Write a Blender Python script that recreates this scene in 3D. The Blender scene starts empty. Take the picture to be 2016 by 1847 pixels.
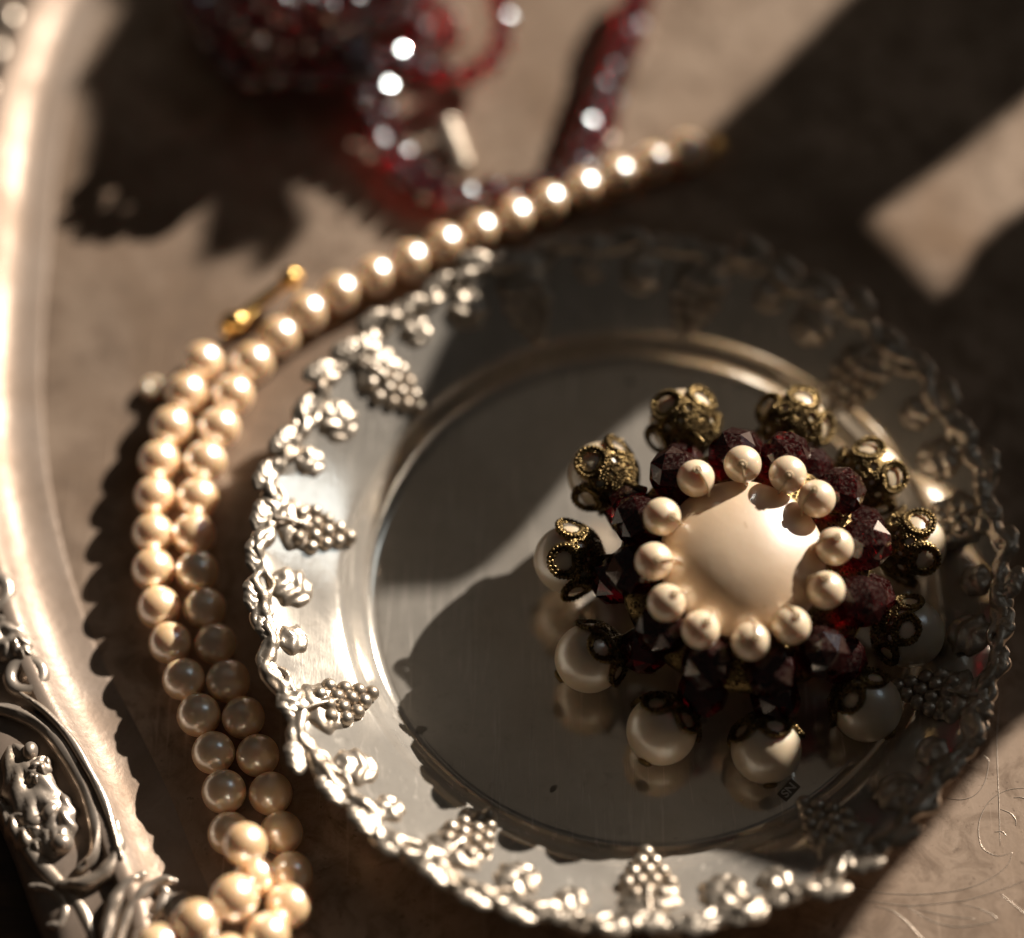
import bpy, bmesh, math, random
from mathutils import Vector, Matrix
random.seed(7)
S = 0.001                      # everything below is written in millimetres
R = math.radians
# ------------------------------------------------------------------ camera
ELEV = R(60.34); DIST = 300.0; FPX = 4800.0            # focal length in pixels of a 2016 px wide frame
CAMP = Vector((0, -DIST*math.cos(ELEV), DIST*math.sin(ELEV)))
FW = Vector((0, math.cos(ELEV), -math.sin(ELEV))); UPV = Vector((0, math.sin(ELEV), math.cos(ELEV)))
def at(px, py, z=0.0):
    """point of the place at height z that the photograph shows at px,py (2016 px wide copy)"""
    d = FW*FPX + Vector((1, 0, 0))*(px-1008) - UPV*(py-923.5)
    return CAMP + d*((z-CAMP.z)/d.z)
sc = bpy.context.scene
col = sc.collection
cd = bpy.data.cameras.new('camera'); cam = bpy.data.objects.new('camera', cd); col.objects.link(cam)
cam.location = CAMP*S
cam.rotation_euler = (math.pi/2-ELEV, 0, 0)
cd.sensor_width = 36; cd.lens = 36*FPX/2016; cd.clip_start = 0.01; cd.clip_end = 20
cd.dof.use_dof = True; cd.dof.focus_distance = (at(1465, 1065, 15.0)-CAMP).dot(FW)*S
cd.dof.aperture_fstop = 4.7
sc.camera = cam
# ------------------------------------------------------------------ world, sun, window
SUN_AZ, SUN_EL = R(44), R(25)
TOSUN = Vector((math.cos(SUN_EL)*math.cos(SUN_AZ), math.cos(SUN_EL)*math.sin(SUN_AZ), math.sin(SUN_EL)))
w = bpy.data.worlds.new('World'); sc.world = w; w.use_nodes = True
bg = w.node_tree.nodes['Background']; bg.inputs[0].default_value = (0.0085, 0.0075, 0.0066, 1); bg.inputs[1].default_value = 1.0
sl = bpy.data.lights.new('sun', 'SUN'); sl.energy = 5.0; sl.angle = R(0.5); sl.color = (1.0, 0.915, 0.81)
so = bpy.data.objects.new('sun', sl); col.objects.link(so); so.rotation_euler = TOSUN.to_track_quat('Z', 'Y').to_euler(); so.location = TOSUN*1.2
wl = bpy.data.lights.new('window_light', 'AREA'); wl.shape = 'RECTANGLE'; wl.size = 0.22; wl.size_y = 0.34; wl.energy = 0.25; wl.color = (0.80, 0.92, 1.0)
wo = bpy.data.objects.new('window_light', wl); col.objects.link(wo)
wd = Vector((0.60, 0.36, 0.72)).normalized(); wo.location = wd*1.5; wo.rotation_euler = wd.to_track_quat('Z', 'Y').to_euler()
cl_ = bpy.data.lights.new('ceiling_glow', 'AREA'); cl_.shape = 'RECTANGLE'; cl_.size = 1.7; cl_.size_y = 1.1; cl_.energy = 0.12; cl_.color = (1.0, 0.82, 0.62)
co_ = bpy.data.objects.new('ceiling_glow', cl_); col.objects.link(co_)      # daylight on the room's ceiling, mirrored in the dish
cdv = Vector((0.05, 0.46, 0.88)).normalized(); co_.location = cdv*1.6; co_.rotation_euler = cdv.to_track_quat('Z', 'Y').to_euler()
sc.view_settings.view_transform = 'Standard'; sc.view_settings.look = 'None'; sc.view_settings.gamma = 1
sc.view_settings.exposure = 0.74
sc.cycles.use_denoising = True
sc.cycles.sample_clamp_indirect = 12
sc.cycles.max_bounces = 10; sc.cycles.transmission_bounces = 8; sc.cycles.glossy_bounces = 6

# ------------------------------------------------------------------ helpers
def mesh(name, V, F, smooth=True):
    me = bpy.data.meshes.new(name); me.from_pydata([tuple(Vector(v)*S) for v in V], [], F); me.update()
    if smooth: me.polygons.foreach_set('use_smooth', [True]*len(me.polygons))
    return me
def put(name, me, mat, parent=None, M=None, loc=None):
    o = bpy.data.objects.new(name, me); col.objects.link(o)
    if mat is not None and not me.materials: me.materials.append(mat)
    if parent: o.parent = parent
    if M is not None:
        M = M.copy(); M.translation = M.translation*S; o.matrix_local = M
    elif loc is not None: o.location = Vector(loc)*S
    return o
def thing(name, label, cat, loc=(0, 0, 0), group=None):
    o = bpy.data.objects.new(name, None); col.objects.link(o); o.location = Vector(loc)*S; o.empty_display_size = 0.005
    return tag(o, label, cat, group)
def tag(o, label, cat, group=None):
    o['label'] = label; o['category'] = cat
    if group: o['group'] = group
    return o
def frame(pos, x, n):
    n = Vector(n).normalized(); x = Vector(x); x = (x-n*x.dot(n)).normalized(); y = n.cross(x)
    M = Matrix((x, y, n)).transposed().to_4x4(); M.translation = Vector(pos); return M
def sphere(r, nu=40, nv=24, sx=1, sy=1, sz=1):
    V = [(0, 0, r*sz)]; F = []
    for j in range(1, nv):
        a = math.pi*j/nv
        for i in range(nu):
            b = 2*math.pi*i/nu
            V.append((r*sx*math.sin(a)*math.cos(b), r*sy*math.sin(a)*math.sin(b), r*sz*math.cos(a)))
    V.append((0, 0, -r*sz)); n = len(V)-1
    for i in range(nu):
        k = (i+1) % nu
        F.append((0, 1+i, 1+k))
        for j in range(nv-2):
            a0 = 1+j*nu; a1 = a0+nu
            F.append((a0+i, a1+i, a1+k, a0+k))
        F.append((1+(nv-2)*nu+i, n, 1+(nv-2)*nu+k))
    return V, F
def tube(P, rad, n=8, closed=False, up=Vector((0, 0, 1)), flat=1.0):
    P = [Vector(p) for p in P]; V = []; F = []; m = len(P)
    for i, p in enumerate(P):
        a = P[(i-1) % m] if (closed or i > 0) else p; b = P[(i+1) % m] if (closed or i < m-1) else p
        t = (b-a).normalized(); s = t.cross(up)
        s = s.normalized() if s.length > 1e-6 else Vector((1, 0, 0)); u = s.cross(t)
        r = rad(i/(m-1)) if callable(rad) else rad
        for k in range(n):
            g = 2*math.pi*k/n
            V.append(p + s*(r*math.cos(g)) + u*(r*flat*math.sin(g)))
    for i in range(m if closed else m-1):
        for k in range(n):
            a0 = i*n; a1 = ((i+1) % m)*n; q = (k+1) % n
            F.append((a0+k, a0+q, a1+q, a1+k))
    if not closed:
        F.append(tuple(range(n-1, -1, -1))); F.append(tuple((m-1)*n+k for k in range(n)))
    return V, F
def join(parts):
    V = []; F = []
    for v, f in parts:
        o = len(V); V += [Vector(p) for p in v]; F += [tuple(i+o for i in g) for g in f]
    return V, F
def xf(vf, M): return [M @ Vector(p) for p in vf[0]], vf[1]
def spline(P, per=10, closed=False):
    P = [Vector(p) for p in P]; out = []; m = len(P)
    for i in range(m if closed else m-1):
        if closed: a, b, c, d = P[i-1], P[i], P[(i+1) % m], P[(i+2) % m]
        else: b, c = P[i], P[i+1]; a = P[i-1] if i else b*2-c; d = P[i+2] if i+2 < m else c*2-b
        for k in range(per):
            t = k/per
            out.append(0.5*((2*b)+(c-a)*t+(2*a-5*b+4*c-d)*t*t+(3*b-a-3*c+d)*t**3))
    if not closed: out.append(P[-1])
    return out
def resample(P, step):
    out = [P[0].copy()]; need = step
    for a, b in zip(P, P[1:]):
        L = (b-a).length; t = 0
        while L-t >= need:
            t += need; out.append(a.lerp(b, t/L)); need = step
        need -= L-t
    return out
def sstep(a, b, x):
    t = min(1, max(0, (x-a)/(b-a))); return t*t*(3-2*t)
def interp(T, x):
    if x <= T[0][0]: return T[0][1]
    for (a, p), (b, q) in zip(T, T[1:]):
        if x <= b: return p+(q-p)*(x-a)/(b-a)
    return T[-1][1]

# ------------------------------------------------------------------ materials
def mat(name):
    m = bpy.data.materials.new(name); m.use_nodes = True; nt = m.node_tree
    return m, nt, nt.nodes, nt.links, nt.nodes['Principled BSDF']
def noise(N, L, co, scale, detail=6, rough=0.6, dist=0):
    n = N.new('ShaderNodeTexNoise'); n.inputs['Scale'].default_value = scale; n.inputs['Detail'].default_value = detail
    n.inputs['Roughness'].default_value = rough; n.inputs['Distortion'].default_value = dist
    if co is not None: L.new(co, n.inputs['Vector'])
    return n.outputs[0]
def ramp(N, L, fac, stops):
    r = N.new('ShaderNodeValToRGB'); e = r.color_ramp.elements
    while len(e) < len(stops): e.new(0.5)
    for k, (p, c) in enumerate(stops):
        e[k].position = p; e[k].color = (c if isinstance(c, tuple) else (c, c, c))+(1,)
    L.new(fac, r.inputs[0]); return r.outputs[0]
def bump(N, L, h, strength, dist, normal=None):
    b = N.new('ShaderNodeBump'); b.inputs['Strength'].default_value = strength; b.inputs['Distance'].default_value = dist
    L.new(h, b.inputs['Height'])
    if normal is not None: L.new(normal, b.inputs['Normal'])
    return b.outputs[0]
def coords(N, kind='Object'):
    return N.new('ShaderNodeTexCoord').outputs[kind]
def mixc(N, L, fac, a, b, blend='MIX'):
    m = N.new('ShaderNodeMix'); m.data_type = 'RGBA'; m.blend_type = blend
    for s, v in ((0, fac), (6, a), (7, b)):
        if isinstance(v, (int, float)): m.inputs[s].default_value = v
        elif isinstance(v, tuple): m.inputs[s].default_value = v+(1,)
        else: L.new(v, m.inputs[s])
    return m.outputs[2]
def pearl_mat(name, base, warm, coat_rough=0.12, lus=0.58):
    m, nt, N, L, P = mat(name); co = coords(N)
    info = N.new('ShaderNodeObjectInfo')
    c = mixc(N, L, ramp(N, L, noise(N, L, co, 260, 4), [(0.35, 0.0), (0.7, 1.0)]), base, warm)
    hsv = N.new('ShaderNodeHueSaturation'); L.new(c, hsv.inputs['Color'])
    mr = N.new('ShaderNodeMapRange'); mr.inputs[3].default_value = 0.90; mr.inputs[4].default_value = 1.06; L.new(info.outputs['Random'], mr.inputs[0])
    L.new(mr.outputs[0], hsv.inputs['Value']); L.new(hsv.outputs[0], P.inputs['Base Color'])
    P.inputs['Roughness'].default_value = 0.37; P.inputs['IOR'].default_value = 1.8
    P.inputs['Subsurface Weight'].default_value = 0.35; P.inputs['Subsurface Radius'].default_value = (1.0, 0.45, 0.18); P.inputs['Subsurface Scale'].default_value = 0.0022
    P.inputs['Coat Weight'].default_value = 0.35; P.inputs['Coat Roughness'].default_value = coat_rough; P.inputs['Coat IOR'].default_value = 1.5
    bn = bump(N, L, noise(N, L, co, 900, 3), 0.06, 0.0002); L.new(bn, P.inputs['Normal'])
    lustre(nt, N, L, P, lus, 0.29, bn)
    return m
def lustre(nt, N, L, P, fac, rough, nrm=None):
    # bright orient of the nacre: a broad mirror-like sheen over the body colour
    G = N.new('ShaderNodeBsdfGlossy'); G.inputs['Roughness'].default_value = rough; G.inputs['Color'].default_value = (0.95, 0.98, 1.0, 1)
    if nrm is not None: L.new(nrm, G.inputs['Normal'])
    G.inputs['Color'].default_value = (0.86*fac, 0.95*fac, fac, 1)
    mx = N.new('ShaderNodeAddShader')
    L.new(P.outputs[0], mx.inputs[0]); L.new(G.outputs[0], mx.inputs[1]); L.new(mx.outputs[0], N['Material Output'].inputs[0])
M_PEARL = pearl_mat('necklace_pearl', (0.81, 0.555, 0.305), (0.74, 0.46, 0.22))
M_SEED = pearl_mat('small_pearl', (0.80, 0.645, 0.45), (0.74, 0.57, 0.38), 0.2, 0.07)
M_BIG = pearl_mat('large_pearl', (0.66, 0.53, 0.37), (0.60, 0.45, 0.29), 0.16, 0.16)
def cabochon_mat():
    m, nt, N, L, P = mat('cabochon_nacre'); co = coords(N)
    c = mixc(N, L, ramp(N, L, noise(N, L, co, 90, 5), [(0.3, 0.0), (0.72, 1.0)]), (0.72, 0.525, 0.345), (0.60, 0.405, 0.245))
    sp = ramp(N, L, noise(N, L, co, 700, 2), [(0.70, 0.0), (0.78, 1.0)])
    c = mixc(N, L, sp, c, (0.93, 0.83, 0.68))
    dk = ramp(N, L, noise(N, L, co, 420, 3, 0.5, 1.0), [(0.70, 0.0), (0.76, 1.0)])
    c = mixc(N, L, dk, c, (0.45, 0.28, 0.13))
    L.new(c, P.inputs['Base Color'])
    P.inputs['Roughness'].default_value = 0.46; P.inputs['IOR'].default_value = 2.1
    P.inputs['Subsurface Weight'].default_value = 0.15; P.inputs['Subsurface Radius'].default_value = (1, 0.5, 0.22); P.inputs['Subsurface Scale'].default_value = 0.003
    P.inputs['Coat Weight'].default_value = 0.8; P.inputs['Coat Roughness'].default_value = 0.26; P.inputs['Coat IOR'].default_value = 1.55
    L.new(bump(N, L, noise(N, L, co, 420, 6, 0.65), 0.10, 0.0005), P.inputs['Normal'])
    lustre(nt, N, L, P, 0.12, 0.22)
    return m
M_CAB = cabochon_mat()
def silver_mat(name, base, tarnish, r0, r1, scale, haze=0.25, tar=(0.42, 0.75), polar=False, bmp=0.05, spots=None, pits=None):
    m, nt, N, L, P = mat(name); co = coords(N)
    t = ramp(N, L, noise(N, L, co, scale, 8, 0.65, 0.4), [(tar[0], 0.0), (tar[1], 1.0)])
    fine = noise(N, L, co, scale*14, 4, 0.6)
    c = mixc(N, L, t, base, tarnish)
    c = mixc(N, L, ramp(N, L, fine, [(0.58, 0.0), (0.74, 0.55)]), c, tuple(x*0.55 for x in tarnish))
    if spots:
        c = mixc(N, L, ramp(N, L, noise(N, L, co, 210, 6, 0.7, 0.8), [(0.47, 0.0), (0.64, 0.85)]), c, spots)
        c = mixc(N, L, ramp(N, L, noise(N, L, co, 1300, 3, 0.6), [(0.64, 0.0), (0.72, 0.8)]), c, tuple(x*0.5 for x in spots))
        mp2 = N.new('ShaderNodeMapping'); mp2.inputs['Scale'].default_value = (1, 0.03, 1); mp2.inputs['Rotation'].default_value = (0, 0, R(-33)); L.new(co, mp2.inputs['Vector'])
        c = mixc(N, L, ramp(N, L, noise(N, L, mp2.outputs[0], 1500, 2, 0.5, 0.3), [(0.66, 0.0), (0.74, 0.5)]), c, tuple(min(1, x*1.35) for x in base))
    if polar:
        c = mixc(N, L, ramp(N, L, noise(N, L, co, 330, 2, 0.4), [(0.735, 0.0), (0.765, 0.9)]), c, (0.05, 0.035, 0.02))
    if pits:
        vo = N.new('ShaderNodeTexVoronoi'); vo.inputs['Scale'].default_value = pits; L.new(co, vo.inputs['Vector'])
        pit = ramp(N, L, vo.outputs['Distance'], [(0.22, 0.0), (0.46, 1.0)])
        c = mixc(N, L, pit, (0.03, 0.019, 0.008), c)
        fine = mixc(N, L, 0.7, fine, pit)
    L.new(c, P.inputs['Base Color'])
    P.inputs['Metallic'].default_value = 1.0
    rr = N.new('ShaderNodeMapRange'); rr.inputs[3].default_value = r0; rr.inputs[4].default_value = r1; L.new(t, rr.inputs[0]); L.new(rr.outputs[0], P.inputs['Roughness'])
    if polar:          # fine rubbing scratches left by wiping the dish
        mp = N.new('ShaderNodeMapping'); mp.inputs['Scale'].default_value = (1, 0.06, 1); mp.inputs['Rotation'].default_value = (0, 0, R(12)); L.new(co, mp.inputs['Vector'])
        sc1 = noise(N, L, mp.outputs[0], 900, 3, 0.7, 0.6)
        h = mixc(N, L, 0.5, fine, sc1)
        L.new(bump(N, L, h, bmp, 0.0004), P.inputs['Normal'])
    else:
        L.new(bump(N, L, fine, bmp, 0.0004), P.inputs['Normal'])
    # thin dull oxide and dust film over the metal
    D = N.new('ShaderNodeBsdfDiffuse'); L.new(mixc(N, L, 0.5, c, tuple(min(1, x*1.1) for x in base)), D.inputs['Color'])
    mx = N.new('ShaderNodeMixShader'); hz = N.new('ShaderNodeMapRange'); hz.inputs[3].default_value = haze*0.7; hz.inputs[4].default_value = min(1, haze*1.6)
    L.new(noise(N, L, co, scale*2.3, 6), hz.inputs[0])
    if polar:
        ad = N.new('ShaderNodeMath'); ad.operation = 'ADD'; ad.use_clamp = True; L.new(hz.outputs[0], ad.inputs[0])
        L.new(ramp(N, L, sc1, [(0.58, 0.0), (0.74, 0.20)]), ad.inputs[1]); L.new(ad.outputs[0], mx.inputs[0])
    else: L.new(hz.outputs[0], mx.inputs[0])
    L.new(P.outputs[0], mx.inputs[1]); L.new(D.outputs[0], mx.inputs[2]); L.new(mx.outputs[0], nt.nodes['Material Output'].inputs[0])
    return m
M_FLOOR = silver_mat('dish_silver', (0.80, 0.735, 0.65), (0.56, 0.48, 0.385), 0.06, 0.17, 60, 0.24, (0.35, 0.8), True, 0.05)
M_RELIEF = silver_mat('relief_silver', (0.64, 0.555, 0.46), (0.24, 0.18, 0.125), 0.30, 0.46, 240, 0.10, (0.36, 0.68), False, 0.2)
M_TRAY = silver_mat('tray_silver', (0.50, 0.375, 0.285), (0.14, 0.084, 0.047), 0.30, 0.46, 21, 0.47, (0.41, 0.60), False, 0.34, (0.085, 0.048, 0.026))
M_TRIM = silver_mat('tray_rim_silver', (0.33, 0.26, 0.21), (0.17, 0.12, 0.085), 0.36, 0.50, 60, 0.58, (0.38, 0.66), False, 0.22)
M_ORN = silver_mat('border_silver', (0.66, 0.56, 0.47), (0.30, 0.235, 0.175), 0.28, 0.44, 150, 0.20, (0.36, 0.68), False, 0.12)
M_BRASS = silver_mat('antique_brass', (0.34, 0.235, 0.10), (0.07, 0.045, 0.02), 0.26, 0.44, 420, 0.06, (0.38, 0.6), False, 0.5, None, 1900)
M_GOLD = silver_mat('gold', (0.90, 0.58, 0.20), (0.60, 0.34, 0.09), 0.14, 0.25, 200, 0.03)
def garnet_mat(name, dust):
    m, nt, N, L, P = mat(name); co = coords(N)
    P.inputs['Base Color'].default_value = (0.13, 0.0015, 0.006, 1); P.inputs['Roughness'].default_value = 0.06
    P.inputs['Transmission Weight'].default_value = 0.92 if dust else 0.97; P.inputs['IOR'].default_value = 1.74
    if not dust: lustre(nt, N, L, P, 0.17, 0.21)
    if dust:
        g = N.new('ShaderNodeNewGeometry'); sx = N.new('ShaderNodeSeparateXYZ'); L.new(g.outputs['Normal'], sx.inputs[0])
        n = noise(N, L, co, 2600, 4, 0.75)
        a = N.new('ShaderNodeMath'); a.operation = 'MULTIPLY'; L.new(ramp(N, L, n, [(0.48, 0.02), (0.70, 1.0)]), a.inputs[0])
        b = N.new('ShaderNodeMapRange'); b.inputs[1].default_value = 0.2; b.inputs[2].default_value = 1.0; b.inputs[4].default_value = dust; L.new(sx.outputs[2], b.inputs[0]); L.new(b.outputs[0], a.inputs[1])
        D = N.new('ShaderNodeBsdfDiffuse'); D.inputs[0].default_value = (0.25, 0.205, 0.17, 1)
        mx = N.new('ShaderNodeMixShader'); L.new(a.outputs[0], mx.inputs[0]); L.new(P.outputs[0], mx.inputs[1]); L.new(D.outputs[0], mx.inputs[2])
        L.new(mx.outputs[0], nt.nodes['Material Output'].inputs[0])
    return m
M_GARNET = garnet_mat('garnet_glass', 0.30)
M_GARNET2 = garnet_mat('garnet_bead_glass', 0.0)
M_GARNET2.node_tree.nodes['Principled BSDF'].inputs['Base Color'].default_value = (0.34, 0.002, 0.008, 1)
def plain(name, c, rough=0.6, metal=0.0, var=0.25, scale=300):
    m, nt, N, L, P = mat(name); co = coords(N)
    L.new(mixc(N, L, ramp(N, L, noise(N, L, co, scale, 5), [(0.3, 0.0), (0.7, 1.0)]), c, tuple(x*(1-var) for x in c)), P.inputs['Base Color'])
    P.inputs['Roughness'].default_value = rough; P.inputs['Metallic'].default_value = metal
    return m
M_THREAD = plain('silk_thread', (0.62, 0.46, 0.28), 0.7)
M_DARK = plain('stamp_recess', (0.17, 0.14, 0.105), 0.35, 1.0)
M_LEAF = plain('plant_leaf', (0.06, 0.11, 0.03), 0.5)
M_STEM = plain('plant_stem', (0.09, 0.08, 0.04), 0.7)
M_POT = plain('terracotta', (0.30, 0.14, 0.07), 0.8)
def wood_mat():
    m, nt, N, L, P = mat('dark_wood'); co = coords(N)
    mp = N.new('ShaderNodeMapping'); mp.inputs['Scale'].default_value = (1, 9, 1); mp.inputs['Rotation'].default_value = (0, 0, R(50)); L.new(co, mp.inputs['Vector'])
    L.new(ramp(N, L, noise(N, L, mp.outputs[0], 60, 8, 0.6, 0.5), [(0.3, (0.035, 0.016, 0.008)), (0.7, (0.10, 0.048, 0.02))]), P.inputs['Base Color'])
    P.inputs['Roughness'].default_value = 0.45; return m
M_WOOD = wood_mat()

def leafmesh(L, W, H, ribs, lobes=3, na=15, nb=26):
    V = []; F = []
    for j in range(nb+1):
        b = j/nb; wd = W*0.5*max(0.02, math.sin(math.pi*min(1, max(0, b*0.96+0.02))))**0.55*(1+0.10*math.cos(2*math.pi*lobes*b+2.5))
        for i in range(na+1):
            a = -1+2*i/na
            dome = max(0, 1-abs(a)**2.6)**0.6*max(0, math.sin(math.pi*min(1, max(0, b))))**0.45
            rb = 0.5+0.5*math.cos(2*math.pi*ribs*(b+0.28*abs(a)))
            gro = math.exp(-(a/0.10)**2)
            z = H*dome*(0.74+0.26*rb)-H*0.2*gro*dome-0.12
            V.append((b*L, a*wd, z))
    for j in range(nb):
        for i in range(na): F.append((j*(na+1)+i, (j+1)*(na+1)+i, (j+1)*(na+1)+i+1, j*(na+1)+i+1))
    return V, F
# ------------------------------------------------------------------ table and tray
table = put('table', mesh('table', *join([xf(([(-1, -1, -1), (1, -1, -1), (1, 1, -1), (-1, 1, -1), (-1, -1, 1), (1, -1, 1), (1, 1, 1), (-1, 1, 1)],
    [(0, 3, 2, 1), (4, 5, 6, 7), (0, 1, 5, 4), (1, 2, 6, 5), (2, 3, 7, 6), (3, 0, 4, 7)]), Matrix.Translation((150, 60, -13.2)) @ Matrix.Diagonal((480, 420, 12, 1)))]), smooth=False), M_WOOD)
table['kind'] = 'structure'
FOLD = [at(*p) for p in ((330, -160), (205, 10), (140, 180), (112, 340), (97, 500), (86, 650), (84, 800), (100, 960), (140, 1130), (198, 1292), (268, 1428), (332, 1560), (405, 1735), (520, 1930))]
q0, q1 = FOLD[0], FOLD[-1]
FOLD += [Vector((q1.x+40, q1.y-38, 0)), Vector((30, -112, 0)), Vector((95, -126, 0)), Vector((165, -112, 0)), Vector((215, -70, 0)), Vector((238, -5, 0)), Vector((225, 65, 0)),
         Vector((180, 120, 0)), Vector((110, 152, 0)), Vector((35, 150, 0)), Vector((-15, 118, 0))]
OUT = spline(FOLD, 14, True)
OUT = resample(OUT+[OUT[0]], 1.2)[:-1]
NO = len(OUT)
def outn(i):
    t = OUT[(i+2) % NO]-OUT[(i-2) % NO]; n = Vector((t.y, -t.x, 0)).normalized()
    return n
if outn(60).x > 0: OUTS = -1
else: OUTS = 1
tray = thing('serving_tray', 'large tarnished silver tray with scrolled border and engraved base, under everything else', 'tray', (0, 0, -1.2))
def local(P, base): return [Vector(p)-Vector(base) for p in P]
TB = (0, 0, -1.2)
cen = Vector((60, 10, 0))
# flat base with a bottom
V = [cen]; F = []
rings = 26
for k in range(1, rings+1):
    for p in OUT: V.append(cen.lerp(p, k/rings))
for i in range(NO):
    j = (i+1) % NO; F.append((0, 1+i, 1+j))
    for k in range(rings-1): F.append((1+k*NO+i, 1+(k+1)*NO+i, 1+(k+1)*NO+j, 1+k*NO+j))
F = [tuple(reversed(f)) for f in F] if OUTS < 0 else F
put('base', mesh('tray_base', local(V, TB), F), M_TRAY, tray)
COVE = [(0.0, 0.0), (0.3, 0.12), (0.7, 0.20), (1.8, 0.38), (3.0, 0.66), (4.0, 1.02), (4.9, 1.5), (5.7, 2.1), (6.4, 2.8), (7.0, 3.45), (7.5, 3.8), (8.1, 3.95), (8.8, 3.75)]
BORD = [(8.8, 3.75), (9.3, 3.0), (10, 2.6), (11.5, 2.55), (13.5, 2.6), (15.5, 2.5), (17, 2.1), (18.2, 1.3), (18.8, 0.4), (18.6, -0.2), (15, 0.6), (8, 1.5), (3, -0.6), (0.5, -1.2), (-2.0, -1.2)]
BT = [(d, z) for d, z in COVE]+[(d, z) for d, z in BORD[1:9]]
def sweep(prof):
    V = []; F = []; n = len(prof)
    for i, p in enumerate(OUT):
        nn = outn(i)*OUTS
        for d, z in prof: V.append(p+nn*d+Vector((0, 0, z)))
    for i in range(NO):
        j = (i+1) % NO
        for k in range(n-1): F.append((i*n+k, i*n+k+1, j*n+k+1, j*n+k))
    if OUTS < 0: F = [tuple(reversed(f)) for f in F]
    return V, F
v, f = sweep(COVE); put('cove', mesh('tray_cove', local(v, TB), f), M_TRIM, tray)
v, f = sweep(BORD); put('border', mesh('tray_border', local(v, TB), f), M_TRIM, tray)
def tpart(name, vf, m=None, smooth=True): return put(name, mesh(name, local(vf[0], TB), vf[1], smooth), m or M_ORN, tray)
def cast(o, vox=0.2, it=3):
    m = o.modifiers.new('cast', 'REMESH'); m.mode = 'VOXEL'; m.voxel_size = vox*S; m.use_smooth_shade = True
    m = o.modifiers.new('soften', 'SMOOTH'); m.iterations = it; m.factor = 0.5
    return o
def ridge(pts, r, name='scroll', z=3.2, taper=True):
    P = spline([at(p[0], p[1], p[2] if len(p) > 2 else z) for p in pts], 8)
    rr = lambda t: r*(0.30+0.70*math.sin(math.pi*min(1, max(0, 0.06+0.88*t)))**0.7)*(1+0.08*math.sin(23*t+r*9))
    caps = [xf(sphere(rr(u)*0.99, 10, 8), Matrix.Translation(q)) for u, q in ((0, P[0]), (1, P[-1]))]
    groove = tube([p+Vector((0, 0, r*0.75)) for p in P[3:-3]], r*0.22, 6)
    return cast(tpart(name, join([tube(P, rr, 12), groove]+caps)), 0.16)
# scrolls of the cast border near the corner of the frame
ridge([(-40, 1395), (10, 1398), (60, 1415), (105, 1450), (145, 1505), (176, 1570), (192, 1630), (186, 1682), (158, 1712)], 1.1, z=2.9)
ridge([(40, 1365), (90, 1402), (135, 1450), (172, 1510), (205, 1575), (226, 1640), (240, 1690)], 0.55, z=3.9)
ridge([(120, 1740), (170, 1738), (210, 1715), (232, 1670), (228, 1620)], 0.95)
ridge([(205, 1880), (212, 1830), (225, 1780), (250, 1742), (282, 1722)], 0.95)
ridge([(232, 1880), (240, 1835), (258, 1790), (285, 1755), (318, 1735), (345, 1735)], 0.8)
ridge([(262, 1880), (268, 1845), (282, 1815), (305, 1800)], 0.6)
ridge([(-30, 1560), (5, 1590), (35, 1640), (70, 1690), (120, 1745), (160, 1790), (185, 1850), (195, 1890)], 1.0, z=1.9)
ridge([(60, 1745), (100, 1752), (128, 1785), (120, 1820), (95, 1822)], 0.7, z=2.0)
# rolled eyes with a hollow
for (px, py, r0, r1, z) in ((52, 1332, 1.9, 0.85, 3.0), (-22, 1175, 3.0, 1.1, 3.0), (300, 1770, 1.6, 0.65, 2.8)):
    c = at(px, py, z)
    P = [c+Vector((r0*math.cos(a), r0*math.sin(a), 0)) for a in [2*math.pi*k/28 for k in range(28)]]
    if r0 < 2.5:
        tpart('rolled_eye', join([tube(P, r1, 10, True), xf(sphere(r0*0.75, 16, 10, 1, 1, 0.3), Matrix.Translation(c-Vector((0, 0, 0.9))))]))
    else:              # volute: a tapering roll that winds inwards
        P = [c+Vector(((r0*1.05-r0*0.8*u)*math.cos(a), (r0*1.05-r0*0.8*u)*math.sin(a), 0.5*u)) for u, a in [(j/44, 3.6-j/44*9.5) for j in range(45)]]
        P = spline([c+Vector((-7, -5.0, -0.2)), c+Vector((-5.6, -3.4, 0))], 6)[:-1]+P
        cast(tpart('rolled_eye', join([tube(P, lambda u: r1*(0.55+0.5*math.sin(math.pi*min(1, u*1.15+0.05)))*(1-0.35*u), 10), xf(sphere(r1*0.75, 12, 10), Matrix.Translation(c+Vector((0, 0, 0.4))))])), 0.16)
def bleaf(px, py, qx, qy, W, H, z, ribs=4):
    a = at(px, py, z); b = at(qx, qy, z); L = (b-a).length
    vf = leafmesh(L, W, H, ribs, 4)
    tpart('acanthus_leaf', xf(vf, frame(a, b-a, Vector((0, 0, 1)))))
# acanthus lumps
def lumps(spots, name='acanthus_leaf'):
    parts = []
    for (px, py, a, b, h, rot, z) in spots:
        M = Matrix.Translation(at(px, py, z)) @ Matrix.Rotation(R(rot), 4, 'Z') @ Matrix.Diagonal((a, b, h, 1))
        parts.append(xf(sphere(1, 20, 14), M))
    cast(tpart(name, join(parts)), 0.2, 4)
bleaf(38, 1300, -16, 1215, 5.2, 1.9, 2.7, 3)
bleaf(62, 1310, 22, 1238, 2.6, 1.5, 3.1, 3)
lumps([(318, 1785, 0.9, 2.0, 1.2, -20, 3.0), (338, 1793, 0.8, 2.1, 1.2, -5, 3.1), (357, 1790, 0.8, 2.0, 1.2, 12, 3.2), (372, 1778, 0.7, 1.6, 1.0, 30, 3.2)])
bleaf(128, 1700, 20, 1462, 6.8, 2.4, 1.9, 4)
bleaf(118, 1690, 118, 1560, 4.4, 2.0, 2.3, 3)
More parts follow.
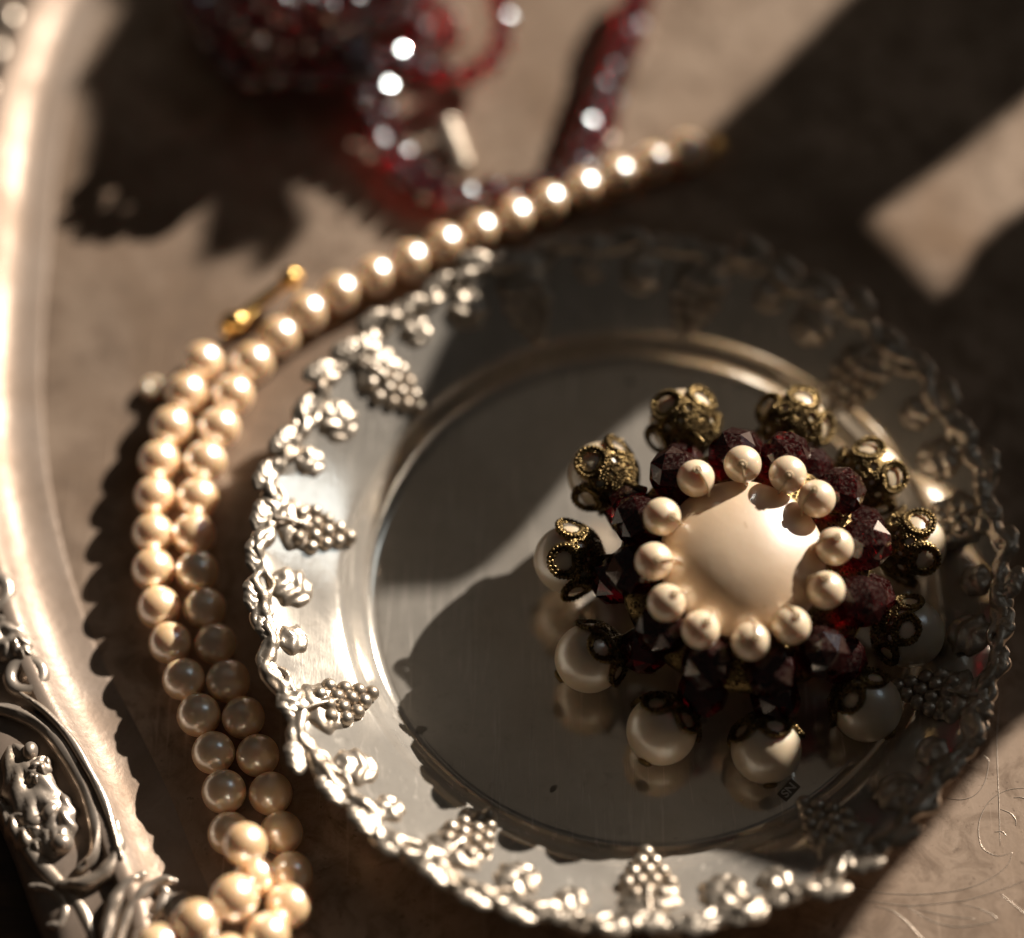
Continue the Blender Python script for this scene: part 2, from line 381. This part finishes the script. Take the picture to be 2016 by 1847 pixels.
bleaf(100, 1690, 8, 1590, 4.4, 2.4, 1.5, 4)
bleaf(60, 1560, 95, 1490, 3.2, 2.2, 2.3, 3)
lumps([(122, 1662, 1.3, 1.2, 1.5, 0, 2.9), (100, 1600, 1.0, 1.3, 1.2, -30, 3.2), (70, 1620, 1.2, 0.9, 1.1, 30, 2.9), (60, 1480, 0.9, 1.2, 1.2, 0, 2.9)], 'berry')
# further along the border only soft scrolls show
s0 = min(range(NO), key=lambda i: (OUT[i]-at(100, 960)).length)
for k in range(-9, 30):
    i = (s0 + k*9*(-1 if OUT[(s0+5) % NO].y < OUT[s0].y else 1)) % NO
    if k < 0 and k > -9: continue
    p, nn = OUT[i], outn(i)*OUTS; t = Vector((-nn.y, nn.x, 0))
    c = p+nn*12.4+Vector((0, 0, 2.9))
    P = [c+(nn*math.cos(a)+t*math.sin(a))*(2.9-1.7*u)+t*(1.5*u) for u, a in [(j/26, 0.4+j/26*9.0) for j in range(27)]]
    tpart('scroll', tube(P, lambda u: 1.15-0.5*u, 8))
    P = spline([c+t*3.4+nn*2.5, c+t*5.2+nn*0.5, c+t*6.3-nn*2.3, c+t*8.6-nn*2.6, c+t*9.8-nn*0.5], 6)
    tpart('scroll', tube(P, lambda u: 0.4+0.75*math.sin(math.pi*u), 8))
    P = spline([c+t*2.2+nn*4.7-Vector((0, 0, .6)), c+t*5.5+nn*3.8-Vector((0, 0, .4)), c+t*9+nn*5-Vector((0, 0, .8))], 6)
    tpart('scroll', tube(P, lambda u: 0.3+0.7*math.sin(math.pi*u), 8))
# engraved vine scrolls in the base
def e8(*pts): return [(1200+.4047*x, 1257+.4047*y) for x, y in pts]
for pts in (e8((1810, 560), (1842, 590), (1843, 620), (1825, 700), (1780, 760), (1720, 783), (1660, 780), (1580, 760)),
            e8((2090, 735), (2016, 728), (1930, 740), (1850, 790), (1805, 870), (1795, 940), (1810, 1010), (1850, 1045), (1900, 1058), (1960, 1040)),
            e8((1960, 1040), (1930, 1110), (1830, 1180), (1700, 1225), (1500, 1245), (1300, 1235), (1150, 1200)),
            e8((1900, 830), (1950, 850), (1975, 880), (1977, 912)), e8((1872, 942), (1910, 940), (1932, 962)), e8((1965, 775), (2010, 775), (2060, 800)),
            e8((1240, 1270), (1300, 1283), (1450, 1300), (1600, 1290), (1750, 1270), (1880, 1230), (2016, 1180), (2120, 1130)),
            e8((1440, 1298), (1560, 1372), (1680, 1402), (1800, 1392), (1885, 1365), (1800, 1315), (1700, 1292)),
            e8((1500, 1320), (1650, 1350), (1780, 1365)), e8((1900, 1240), (1960, 1290), (2016, 1335), (2100, 1400)), e8((1290, 1300), (1400, 1340), (1520, 1460), (1580, 1560)),
            e8((1900, 240), (1885, 500), (1895, 800), (1900, 1010))):
    P = spline([at(x, y, 0.0) for x, y in pts], 8)
    tpart('engraved_line', tube(P, lambda u: 0.02+0.035*math.sin(math.pi*u)**0.5, 6))

# ------------------------------------------------------------------ silver dish
ZF = 1.6
DC = Vector((15.45, -17.98, 0))
KR, KZ = 0.970, 0.905
dish = thing('silver_dish', 'small round silver dish with grapevine rim holding the pearl brooch', 'dish', DC)
PROF = [(0, 1.6), (8, 1.6), (16, 1.6), (24, 1.6), (30, 1.6), (32.4, 1.6), (32.7, 1.52), (33.0, 1.62), (33.6, 1.95), (34.3, 2.6), (35.0, 3.6), (35.6, 4.6), (36.1, 5.3), (36.7, 5.85), (37.6, 6.4),
        (39, 7.2), (41, 8.35), (43, 9.55), (44.0, 10.2), (44.6, 10.6), (45.0, 10.8)]
def zr(r): return interp(PROF, r)
def off(r): return -1.7*sstep(34, 45, r)
def edge(th):
    return 0.45*math.sin(22*th+1.0)+0.35*math.sin(33*th+0.3)+0.25*math.sin(57*th)
def dpos(th, r, h=0):
    e = edge(th)*sstep(42, 45.0, r)
    sl = math.atan(0.49) if r > 37 else (math.atan(1.4) if r > 33.5 else 0)
    rr = r+e-h*math.sin(sl)
    ry = rr*(1+0.030*sstep(35, 44, r))
    return Vector((KR*rr*math.cos(th)+off(r), KR*ry*math.sin(th)+0.7*sstep(35, 44, r), 1.6+KZ*(zr(r)-1.6)+h*math.cos(sl)+0.25*e))
def dnorm(th, r):
    sl = math.atan(0.49) if r > 37 else 0
    return Vector((-math.sin(sl)*math.cos(th), -math.sin(sl)*math.sin(th), math.cos(sl)))
# body: fine profile, both sides
NT = 540
prof = []
for (a, za), (b, zb) in zip(PROF, PROF[1:]):
    for k in range(3): prof.append(a+(b-a)*k/3)
prof.append(45.0)
V = []; F = []
for r in prof[1:]:
    for i in range(NT): V.append(dpos(2*math.pi*i/NT, r))
under = [(45.1, 10.3), (43.6, 9.2), (41, 7.4), (37, 5.2), (35.6, 3.4), (34.6, 1.6), (33.8, 0.6), (33.2, 0.0), (31.6, 0.0), (31.2, 0.6), (20, 0.6), (1, 0.6)]
for r, z in under:
    for i in range(NT):
        th = 2*math.pi*i/NT; e = edge(th)*sstep(42, 45.0, r); V.append((KR*(r+e)*math.cos(th)+off(r), KR*(r+e)*(1+0.030*sstep(35, 44, r))*math.sin(th)+0.7*sstep(35, 44, r), z*(0.93 if z > 2 else 1)-(0.35 if z > 9 else 0)+0.25*e))
nr = len(V)//NT
for k in range(nr-1):
    for i in range(NT): F.append((k*NT+i, (k+1)*NT+i, (k+1)*NT+(i+1) % NT, k*NT+(i+1) % NT))
V.append(Vector((0, 0, 1.6))); F += [(len(V)-1, i, (i+1) % NT) for i in range(NT)]
body = put('body', mesh('dish_body', V, F), M_FLOOR, dish)
# relief: vine round the edge
def vine(ph, amp, r0, rad, h):
    P = []
    for i in range(720):
        th = 2*math.pi*i/720
        P.append(dpos(th, r0+amp*math.sin(22*th+ph)+0.25*math.sin(71*th+ph), h+0.15*math.sin(47*th)))
    return tube(P, lambda t: rad*(1+0.20*math.sin(2*math.pi*t*37+ph)+0.12*math.sin(2*math.pi*t*143)), 8, True)
vn = put('vine', mesh('vine', *join([vine(0.0, 0.30, 44.15, 0.72, 0.0), vine(2.6, 0.6, 43.8, 0.42, 0.2), vine(4.4, 0.25, 44.9, 0.55, -0.35)])), M_RELIEF, dish)
cast(vn, 0.2, 3)
ME_BL = mesh('bunch_leaf', *leafmesh(5.2, 7.2, 1.05, 3.0, 2)); ME_L = mesh('vine_leaf', *leafmesh(5.6, 5.4, 1.1, 3.0, 3)); ME_SL = mesh('bud_leaf', *leafmesh(3.9, 4.0, 0.95, 2.0, 2)); ME_E = mesh('edge_leaf', *leafmesh(4.8, 2.6, 0.7, 5, 2, 9, 26))
ME_GRAPE = mesh('grape', *sphere(0.93, 16, 12))
for me in (ME_BL, ME_L, ME_SL, ME_E, ME_GRAPE): me.materials.append(M_RELIEF)
GR = [(0.0, 0.0), (-0.3, 1.55), (-0.35, -1.55), (1.45, 0.8), (1.5, -0.8), (1.3, 2.3), (1.3, -2.3), (2.9, 0.05), (2.85, 1.6), (2.9, -1.6), (4.3, 0.75), (4.3, -0.75), (5.6, 0.05)]
for k in range(11):
    jt = random.uniform(-0.02, 0.02)
    th = R(173.5+k*360/11)+jt
    def onrim(th, r, h, ang):
        n = dnorm(th, r); inw = -Vector((math.cos(th), math.sin(th), 0)); tan = Vector((-math.sin(th), math.cos(th), 0))
        return frame(dpos(th, r, h), inw*math.cos(ang)+tan*math.sin(ang)+Vector((0, 0, -0.5*math.cos(ang))), n)
    M = onrim(th, 43.4, 0.0, random.uniform(-.12, .12))
    bunch = put('grape_bunch', ME_BL, M_RELIEF, dish, M)
    for a, b in GR:
        g = put('grape', ME_GRAPE, M_RELIEF, bunch, Matrix.Translation((a*1.06+3.2, b*1.0+random.uniform(-.12, .12), 0.22+0.25*math.exp(-(b*b)/2))) @ Matrix.Rotation(random.random()*6, 4, 'X'))
    st = tube(spline([(-0.6, 0, 0.6), (1.5, 0.1, 1.05), (3.6, 0.0, 1.1), (4.6, 0.2, 0.8)], 5), lambda t: 0.28-0.1*t, 6)
    put('stem', mesh('stem', *st), M_RELIEF, bunch)
    put('vine_leaf', ME_L, M_RELIEF, dish, onrim(th+R(9.5), 43.2, 0.0, R(35)+random.uniform(-.2, .2)))
    put('vine_leaf', ME_SL, M_RELIEF, dish, onrim(th+R(21), 43.4, 0.0, R(-10)+random.uniform(-.3, .3)))
    put('vine_leaf', ME_SL, M_RELIEF, dish, onrim(th-R(4.5), 44.0, 0.05, R(70)+random.uniform(-.2, .2)))
    for j in range(5):
        t2 = th+R(3.5+6.5*j)
        put('edge_leaf', ME_E, M_RELIEF, dish, onrim(t2, 44.9, -0.05, R(90)+random.uniform(-.35, .35)))
# maker's stamp
sp = at(1553, 1556, ZF+0.02)-DC
MS = Matrix.Translation(sp) @ Matrix.Rotation(R(47), 4, 'Z') @ Matrix.Diagonal((0.88, 0.88, 1, 1))
def boxvf(x0, x1, y0, y1, z0, z1):
    return ([(x0, y0, z0), (x1, y0, z0), (x1, y1, z0), (x0, y1, z0), (x0, y0, z1), (x1, y0, z1), (x1, y1, z1), (x0, y1, z1)],
            [(0, 3, 2, 1), (4, 5, 6, 7), (0, 1, 5, 4), (1, 2, 6, 5), (2, 3, 7, 6), (3, 0, 4, 7)])
stamp = put('stamp', mesh('stamp', *boxvf(-1.45, 1.45, -0.8, 0.8, -0.08, 0.0), smooth=False), M_DARK, dish, MS)
tc = bpy.data.curves.new('SN', 'FONT'); tc.body = 'SN'; tc.size = 1.55*S; tc.align_x = 'CENTER'; tc.align_y = 'CENTER'; tc.extrude = 0.02*S; tc.offset = 0.03*S
to = bpy.data.objects.new('tmp', tc); col.objects.link(to); dg = bpy.context.evaluated_depsgraph_get()
tm = bpy.data.meshes.new_from_object(to.evaluated_get(dg)); col.objects.unlink(to); bpy.data.objects.remove(to)
put('stamp_letters', tm, M_RELIEF, stamp, Matrix.Translation((0, 0, 0.02)) @ Matrix.Diagonal((1.12, 1.0, 1, 1)))

# ------------------------------------------------------------------ brooch
BC = at(1462, 1140, ZF+7.4)
TILT = R(9)
brooch = thing('pearl_brooch', 'domed cluster brooch with large cream cabochon, ring of small pearls, dark garnets and filigree-capped pearls', 'brooch', BC)
brooch.rotation_euler = (TILT, R(1.5), 0)
RO, RP = 20.4, 4.0
NB = 11
# filigree cap in the pearl's own frame: cap centre on +Z
def capmesh(short=0):
    nph, nth = 34, 130; ph0, ph1 = 4, 96
    def inside(ph, th):
        k = round(th/72.0)*72.0; d = th-k
        arc = d*math.sin(R(max(ph, 8)))
        def el(c, a, b, cd=0): return ((ph-c)/a)**2+((arc-cd)/b)**2
        pet = el(66-short, 28-short*0.3, 31)
        if el(71-short*1.1, 14.0-short*0.2, 15.5) < 1: return False
        dd = abs(d)-36; a2 = dd*math.sin(R(max(ph, 8)))
        if ((ph-43)/7.0)**2+(a2/6.0)**2 < 1: return False
        if el(30, 4.5, 4.0) < 1: return False
        if ph < 56: return True
        return pet < 1
    V = []; F = []
    def rad(ph): return RP+0.28+0.45*sstep(64, 96, ph)**1.3
    for j in range(nph+1):
        ph = ph0+(ph1-ph0)*j/nph
        for i in range(nth):
            th = R(360*i/nth); r = rad(ph); V.append(Vector((r*math.sin(R(ph))*math.cos(th), r*math.sin(R(ph))*math.sin(th), r*math.cos(R(ph)))))
    keep = []
    for j in range(nph):
        for i in range(nth):
            ph = ph0+(ph1-ph0)*(j+.5)/nph; th = 360*(i+.5)/nth
            if inside(ph, th): keep.append((j*nth+i, (j+1)*nth+i, (j+1)*nth+(i+1) % nth, j*nth+(i+1) % nth))
    n = len(V); V2 = V+[p*(1-0.22/p.length) for p in V]
    cnt = {}
    for f in keep:
        for a, b in zip(f, f[1:]+f[:1]): cnt[(a, b)] = 1
    F = list(keep)+[tuple(n+i for i in reversed(f)) for f in keep]
    for (a, b) in cnt:
        if (b, a) not in cnt: F.append((b, a, a+n, b+n))
    parts = [(V2, F)]
    def dot(ph, th, r): 
        q = rad(ph)+0.05
        p = Vector((q*math.sin(R(ph))*math.cos(R(th)), q*math.sin(R(ph))*math.sin(R(th)), q*math.cos(R(ph))))
        parts.append(xf(sphere(r, 8, 6), Matrix.Translation(p)))
    for k in range(5):
        for m in range(24):            # beaded border of every petal loop
            a = 2*math.pi*m/24; ph = 70-short*1.1+(22-short*0.25)*math.cos(a); arc = 24.5*math.sin(a)
            dot(ph, k*72+arc/math.sin(R(ph)), 0.27)
        for m in range(10):
            a = 2*math.pi*m/10; ph = 43+9.5*math.cos(a); arc = 8.5*math.sin(a)
            dot(ph, k*72+36+arc/math.sin(R(ph)), 0.16)
    for ph in (9, 14, 19, 24, 36, 41, 46, 51):
        nn = int(66*math.sin(R(ph)))+4
        for m in range(nn):
            th = 360*m/nn+(ph*7 % 11)
            if inside(ph, th % 360) and inside(ph+3, th % 360) and inside(ph-3, th % 360): dot(ph, th, 0.16)
    # keep only referenced vertices
    V, F = join(parts); used = sorted({i for f in F for i in f}); mp = {u: k for k, u in enumerate(used)}
    return [V[u] for u in used], [tuple(mp[i] for i in f) for f in F]
ME_CAP = mesh('bead_cap', *capmesh()); ME_CAP.materials.append(M_BRASS)
ME_CAP2 = mesh('bead_cap_short', *capmesh(11)); ME_CAP2.materials.append(M_BRASS)
ME_BP = mesh('large_pearl', *sphere(RP, 56, 36)); ME_BP.materials.append(M_BIG)
pin = join([xf(sphere(0.85, 16, 10, 1, 1, 0.45), Matrix.Translation((0, 0, -RP-0.1))), tube([(0, 0, -RP+0.6), (0, 0, -RP-0.1)], 0.3, 8)])
ME_PIN = mesh('pin_head', *pin); ME_PIN.materials.append(M_BRASS)
wire = tube([(0, 0, RP-0.5), (0, 0, RP+1.2), (0, 0.1, RP+3.6)], 0.4, 8)
ME_WIRE = mesh('wire', *wire); ME_WIRE.materials.append(M_BRASS)
angs = [174, 208, 241, 276, 311, 342, 13, 40, 71, 108, 142]
for k, a in enumerate(angs):
    th = R(a+random.uniform(-1, 1)); rad = Vector((math.cos(th), math.sin(th), 0)); rr = RO+random.uniform(-.3, .3)
    dn = R(30+22*math.sin(th)+random.uniform(-4, 4)); ax = -(rad*math.cos(dn)-Vector((0, 0, 1))*math.sin(dn))   # cap side: inwards and up
    zz = random.uniform(-.3, .3)
    M = frame(rad*rr+Vector((0, 0, zz)), Vector((-math.sin(th), math.cos(th), 0)), ax) @ Matrix.Rotation(R(random.uniform(0, 72)), 4, 'Z')
    p = put('large_pearl', ME_BP, M_BIG, brooch, M)
    put('bead_cap', ME_CAP if math.sin(th) > -0.3 else ME_CAP2, M_BRASS, p); put('pin_head', ME_PIN, M_BRASS, p); put('wire', ME_WIRE, M_BRASS, p)
# garnets
def facet_bead(r, L, n=8, rnd=0):
    rows = [(-1.0, 0.42), (-0.62, 0.86), (0.0, 1.0), (0.62, 0.86), (1.0, 0.42)]; V = []; F = []
    for j, (z, q) in enumerate(rows):
        for i in range(n):
            a = 2*math.pi*(i+0.5*(j % 2))/n; V.append((r*q*math.cos(a), r*q*math.sin(a), z*L))
    for j in range(len(rows)-1):
        for i in range(n):
            a, b = j*n+i, j*n+(i+1) % n; c, d = (j+1)*n+i, (j+1)*n+(i+1) % n
            if j % 2 == 0: F += [(a, b, c), (b, d, c)]
            else: F += [(a, b, d), (a, d, c)]
    F.append(tuple(reversed(range(n)))); F.append(tuple(len(V)-n+i for i in range(n)))
    return V, F
ME_G = mesh('garnet_bead', *facet_bead(3.25, 2.7, 7), smooth=False); ME_G.materials.append(M_GARNET)
for ring, (n, r, z, ph) in enumerate(((12, 13.1, 6.7, 8), (11, 14.6, 2.2, 22))):
    for k in range(n):
        th = 2*math.pi*k/n+R(ph)+random.uniform(-.05, .05); rad = Vector((math.cos(th), math.sin(th), 0))
        M = frame(rad*(r+random.uniform(-.3, .3))+Vector((0, 0, z+random.uniform(-.4, .4))), rad, Vector((-math.sin(th), math.cos(th), random.uniform(-.3, .3)))) @ Matrix.Rotation(random.random()*6, 4, 'Z') 
        put('garnet_bead', ME_G, M_GARNET, brooch, M)
# cabochon
def cabo():
    V = []; F = []; n = 72; r = 9.35; H = 3.1
    prof = [(r*k/24*0.985, H*(1-(k/24)**2.3)) for k in range(25)]
    prof[0] = (0.02, H); prof += [(r, -0.25), (r*1.005, -0.7), (r*0.99, -1.6)]; rows = len(prof)-1
    for rr, z in prof:
        for i in range(n):
            b = 2*math.pi*i/n; V.append((rr*math.cos(b), rr*math.sin(b), z))
    for j in range(rows):
        for i in range(n): F.append((j*n+i, (j+1)*n+i, (j+1)*n+(i+1) % n, j*n+(i+1) % n))
    F.append(tuple(rows*n+i for i in range(n-1, -1, -1)))
    return V, F
spx = [(1370, 942), (1462, 914), (1551, 934), (1608, 982), (1643, 1076), (1626, 1162), (1558, 1232), (1478, 1263), (1379, 1240), (1312, 1187), (1287, 1105), (1303, 1017)]
Bi = (Matrix.Translation(BC) @ brooch.rotation_euler.to_matrix().to_4x4()).inverted()
c0 = at(1465, 1090, BC.z+10.2)
def ringpos(px, py):
    z = BC.z+10.5
    for _ in range(5):      # height follows the brooch's tilt
        q = Bi @ at(px, py, z); z += (10.6-q.z)
    return Bi @ at(px, py, z)
RQ = [ringpos(*p) for p in spx]; RCX = sum(q.x for q in RQ)/12; RCY = sum(q.y for q in RQ)/12
put('cabochon', mesh('cabochon', *cabo()), M_CAB, brooch, Matrix.Translation((RCX+0.1, RCY-0.1, 8.8)))
# small pearls with their thread knots
ME_SP = mesh('small_pearl', *sphere(2.14, 44, 28)); ME_SP.materials.append(M_SEED)
kn = join([tube([(0.42*math.cos(a), 0.42*math.sin(a), 2.2) for a in [2*math.pi*i/14 for i in range(14)]], 0.13, 6, True), xf(sphere(0.28, 10, 8), Matrix.Translation((0, 0, 2.2))),
           tube(spline([(0, 0, 2.3), (0.9, 0, 2.12), (1.75, 0, 1.5), (2.2, 0, 0.7), (2.4, 0, -0.6)], 5), 0.13, 6)])
ME_KN = mesh('thread_knot', *kn); ME_KN.materials.append(M_THREAD)
for k, (px, py) in enumerate(spx):
    q = RQ[k]
    th = math.atan2(q.y, q.x); ax = Vector((math.cos(th)*-0.25, math.sin(th)*-0.25, 1))+Vector((random.uniform(-.35, .35), random.uniform(-.35, .35), 0))
    p = put('small_pearl', ME_SP, M_SEED, brooch, frame(q, Vector((-math.cos(th), -math.sin(th), 0)), ax))
    put('thread_knot', ME_KN, M_THREAD, p)
# metal foundation and pin underneath
put('base_plate', mesh('base_plate', *join([xf(sphere(1, 40, 16), Matrix.Translation((0, 0, 3.2)) @ Matrix.Diagonal((14.6, 14.6, 4.0, 1))), tube([(RCX, RCY, 3), (RCX, RCY, 7.6)], 8.6, 40)])), M_BRASS, brooch)
put('pin_stem', mesh('pin_stem', *join([tube([(-11, 2, 0.6), (0, 2, -1.2), (11, 2, 0.4)], 0.5, 8), tube([(-9, 5, 1.5), (-9, 6, -8.2)], 1.0, 8), tube([(9, 5, 1.5), (9, 6, -8.0)], 1.0, 8)])), M_BRASS, brooch)

# ------------------------------------------------------------------ pearl necklace
RN = 2.5
ME_NP = mesh('pearl', *sphere(RN, 44, 28)); ME_NP.materials.append(M_PEARL)
neck = thing('pearl_necklace', 'double strand of round cream pearls lying beside the silver dish', 'necklace', at(400, 1100))
NL = at(400, 1100)
def strand(pts, step=5.0, z=RN):
    P = resample(spline([at(p[0], p[1], p[2] if len(p) > 2 else z) for p in pts], 30), step)
    for p in P:
        j = Vector((random.uniform(-.12, .12), random.uniform(-.12, .12), 0))
        put('pearl', ME_NP, M_PEARL, neck, Matrix.Translation(p+j-NL) @ Matrix.Rotation(random.random()*6, 4, 'X') @ Matrix.Rotation(random.random()*6, 4, 'Y') @ Matrix.Scale(random.uniform(.965, 1.025), 4))
    put('thread', mesh('thread', *tube([p-NL for p in P], 0.35, 6)), M_THREAD, neck)
    return P
strand([(1352, 298), (1287, 322), (1220, 345), (1155, 370), (1088, 395), (1020, 425), (952, 452), (885, 478), (815, 508), (748, 540), (678, 573), (612, 612), (556, 655), (505, 705), (462, 772), (432, 838), (405, 905), (390, 975), (382, 1042), (386, 1112), (400, 1182),
        (420, 1252), (443, 1322), (470, 1392), (497, 1462), (522, 1532), (542, 1605), (562, 1680), (572, 1750, 3.6), (556, 1812, 6.0), (512, 1850, 7.5), (462, 1875, 7.5), (400, 1910, 7)], 5.02)
strand([(402, 712), (364, 775), (336, 843), (314, 910), (302, 985), (299, 1055), (302, 1127), (314, 1198), (334, 1268), (358, 1336), (388, 1402), (414, 1470), (436, 1541), (453, 1610), (452, 1660, 2.6)], 5.02)
strand([(480, 1664, 8.0), (502, 1724, 4.4), (520, 1800, 3.2)], 4.6)
strand([(462, 1768, 9.2), (410, 1800, 9.4), (352, 1836, 9.2), (296, 1876, 8.6), (240, 1910, 7)], 4.8)
cl = [at(438, 655, 3.0), at(462, 636, 3.4), at(500, 605, 3.2), at(545, 570, 3.2), at(572, 548, 3.6)]
clasp = put('clasp', mesh('clasp', *join([tube([p-NL for p in spline(cl, 6)], lambda t: 1.0-0.35*t, 10), xf(sphere(1.45, 16, 12), Matrix.Translation(cl[-1]-NL)), xf(sphere(1.35, 16, 12, 1.3, 1, 1), Matrix.Translation(cl[1]-NL+Vector((0, 0, .3))))])), M_GOLD, neck)
e = at(1375, 290, 2.5)
put('clasp_ring', mesh('clasp_ring', *tube([e-NL+Vector((1.6*math.cos(a)+1.4, 1.3*math.sin(a)+0.4, 0)) for a in [2*math.pi*k/20 for k in range(20)]], 0.45, 8, True)), M_GOLD, neck)
lb = at(300, 760, 1.3)
bead = put('glass_bead', mesh('glass_bead', *join([tube([Vector((0.85*math.cos(a), 0.85*math.sin(a), 0)) for a in [2*math.pi*k/20 for k in range(20)]], 0.75, 12, True)])), None, None, Matrix.Translation((lb.x, lb.y, 0.75)))
bead.data.materials.append(M_BIG)
tag(bead, 'tiny pale spacer bead lying loose on the tray beside the pearls', 'bead')

# ------------------------------------------------------------------ garnet necklace
ME_GB = mesh('bead', *facet_bead(1.8, 1.5, 7), smooth=False); ME_GB.materials.append(M_GARNET2)
GL = at(800, 150)
gar = thing('garnet_necklace', 'heap of dark red faceted bead strands at the far side of the tray', 'necklace', GL)
def gstrand(P, step=3.2):
    P = resample(P, step)
    for i, p in enumerate(P):
        t = (P[min(i+1, len(P)-1)]-P[max(i-1, 0)])
        put('bead', ME_GB, M_GARNET2, gar, frame(p-GL, Vector((0.3, 0.2, 1)).cross(t)+Vector((.01, 0, 0)), t) @ Matrix.Rotation(random.random()*6, 4, 'Z'))
    return len(P)
U = [(700, 60, 7), (722, 112, 6), (752, 168, 5), (770, 235, 3.5), (788, 300, 2.2), (835, 352, 1.8), (905, 388, 1.8), (985, 372, 1.8), (1060, 360, 1.8), (1130, 350, 1.8), (1172, 310, 1.9), (1192, 240, 2), (1222, 165, 2.2), (1245, 85, 2.6), (1272, 0, 3), (1300, -70, 3)]
cnt = 0
for dx, dy, dz in ((0, 0, 0), (-34, 10, 0.3)):
    cnt += gstrand(spline([at(x+dx+random.uniform(-10, 10), y+dy+random.uniform(-8, 8), z+dz) for x, y, z in U], 12))
cnt += gstrand(spline([at(x, y, z) for x, y, z in ((900, -120, 6), (965, -50, 6), (988, 20, 6), (990, 75, 5), (965, 125, 4), (915, 150, 3.5), (840, 140, 4), (770, 120, 6), (690, 130, 5), (610, 148, 4), (540, 130, 5))], 12))
random.seed(21)
for lay in range(6):
    z = 2.0+lay*2.7; cx, cy = 640-lay*6, 10-lay*10; sx, sy = 300-38*lay, 190-22*lay
    P = []
    ph = random.random()*6
    for k in range(15):
        a = ph+k*0.62; q = random.uniform(0.55, 1.0)
        P.append(at(cx+sx*q*math.cos(a), cy+sy*q*math.sin(a), z+random.uniform(-.6, .8)))
    cnt += gstrand(spline(P, 10), 3.2 if cnt < 230 else 3.6)
print('garnet beads', cnt)
bc = at(893, 290, 2.2)
ribs = []
axv = (at(915, 350, 2.0)-at(872, 235, 2.0)).normalized()
for k in range(8):
    Mr = frame(bc+axv*(k-3.5)*1.0-GL, Vector((0, 0, 1)), axv)
    ribs.append(xf(tube([Vector((1.3*math.cos(a), 1.3*math.sin(a), 0)) for a in [2*math.pi*j/18 for j in range(18)]], 0.55, 8, True, Vector((0, 0, 1))), Mr))
put('barrel_clasp', mesh('barrel_clasp', *join(ribs)), M_RELIEF, gar)

# ------------------------------------------------------------------ unseen plant added to shade the tray, leaves cut to shadow outlines
def shade_leaf(pts, dist, jag=0.0, bend=16):
    """broad leaf added to block the sun: outline given where its shadow falls on the tray"""
    P = [at(x, y, 0) for x, y in pts]
    Q = []
    for a, b in zip(P, P[1:]+P[:1]):
        n = max(1, int((b-a).length/3))
        for k in range(n):
            q = a.lerp(b, k/n)
            if jag and k % 2: d = (b-a).normalized(); q = q+Vector((-d.y, d.x, 0))*jag*random.uniform(.3, 1)
            Q.append(q)
    c = sum(Q, Vector())/len(Q)
    V = []
    rings = 6
    for k in range(rings+1):
        for q in Q:
            g = c.lerp(q, k/rings) if k else c
            u = (g-c)
            V.append(g+TOSUN*(dist+bend*math.sin(u.x*0.05)+bend*0.6*math.cos(u.y*0.06)))
    n = len(Q); F = []
    for k in range(rings):
        for i in range(n):
            j = (i+1) % n
            F.append((k*n+i, (k+1)*n+i, (k+1)*n+j, k*n+j))
    nV = len(V); V += [v+TOSUN*0.5 for v in V]; F += [tuple(nV+i for i in reversed(f)) for f in F]
    for i in range(n):
        j = (i+1) % n; F.append((rings*n+i, nV+rings*n+i, nV+rings*n+j, rings*n+j))
    return V, F, c+TOSUN*dist
plant_base = Vector((330, 300, -1.2))
plant = thing('added_shade_plant', 'unseen broad-leaved plant added beyond the tray to throw shade', 'plant', plant_base)
SHADOW_OUTLINES = [
    ([(1665, -10), (1520, 140), (1385, 268), (1340, 345), (1200, 420), (1010, 520), (860, 600), (760, 700), (700, 860), (660, 1000), (690, 1215), (840, 1208), (908, 1172), (985, 1098), (1102, 960), (1205, 870), (1330, 790), (1420, 640), (1560, 480), (1715, 430), (1860, 330), (2030, 195), (2250, 20), (2100, -160), (1850, -160)], 250, 0.0),
    ([(1715, 425), (1860, 575), (1885, 545), (1905, 500), (1960, 445), (2030, 395), (2200, 300), (2400, 500), (2300, 1000), (2150, 1330), (1990, 1440), (1870, 1590), (1725, 1765), (1615, 1930), (1480, 2060), (1330, 2010), (1290, 1860), (1340, 1720), (1430, 1600), (1560, 1450), (1645, 1340), (1590, 1220), (1490, 1110), (1390, 1010), (1290, 900), (1230, 810), (1420, 620), (1560, 470)], 262, 0.0),
    ([(260, -30), (200, 80), (135, 175), (165, 195), (172, 260), (158, 335), (195, 352), (255, 318), (320, 332), (400, 300), (395, 380), (412, 425), (388, 520), (450, 512), (545, 462), (500, 540), (540, 530), (610, 440), (575, 330), (560, 200), (620, 60), (660, -120), (420, -160)], 236, 0.0)]
tips = []
for pts, dist, jag in SHADOW_OUTLINES:
    V, F, c = shade_leaf(pts, dist, jag)
    put('leaf', mesh('leaf', [v-plant_base for v in V], F), M_LEAF, plant); tips.append(c)
top = plant_base+Vector((0, 0, 60))
for c, wpt in zip(tips, ((2000, -150), (2350, 500), (430, -420))):
    way = at(*wpt)+TOSUN*300
    P = spline([top-plant_base+Vector((0, 0, -20)), way-plant_base, c-plant_base+TOSUN*0.5], 12)
    put('stem', mesh('stem', *tube(P, lambda t: 2.2-1.2*t, 8)), M_STEM, plant)
V = []; F = []; n = 40
for r, z in ((24, 0), (27, 8), (34, 50), (37, 50), (37, 58), (33, 58), (32, 48), (0.1, 47)):
    for i in range(n): V.append((r*math.cos(2*math.pi*i/n), r*math.sin(2*math.pi*i/n), z))
for k in range(7):
    for i in range(n): F.append((k*n+i, k*n+(i+1) % n, (k+1)*n+(i+1) % n, (k+1)*n+i))
put('pot', mesh('pot', V, F), M_POT, plant)
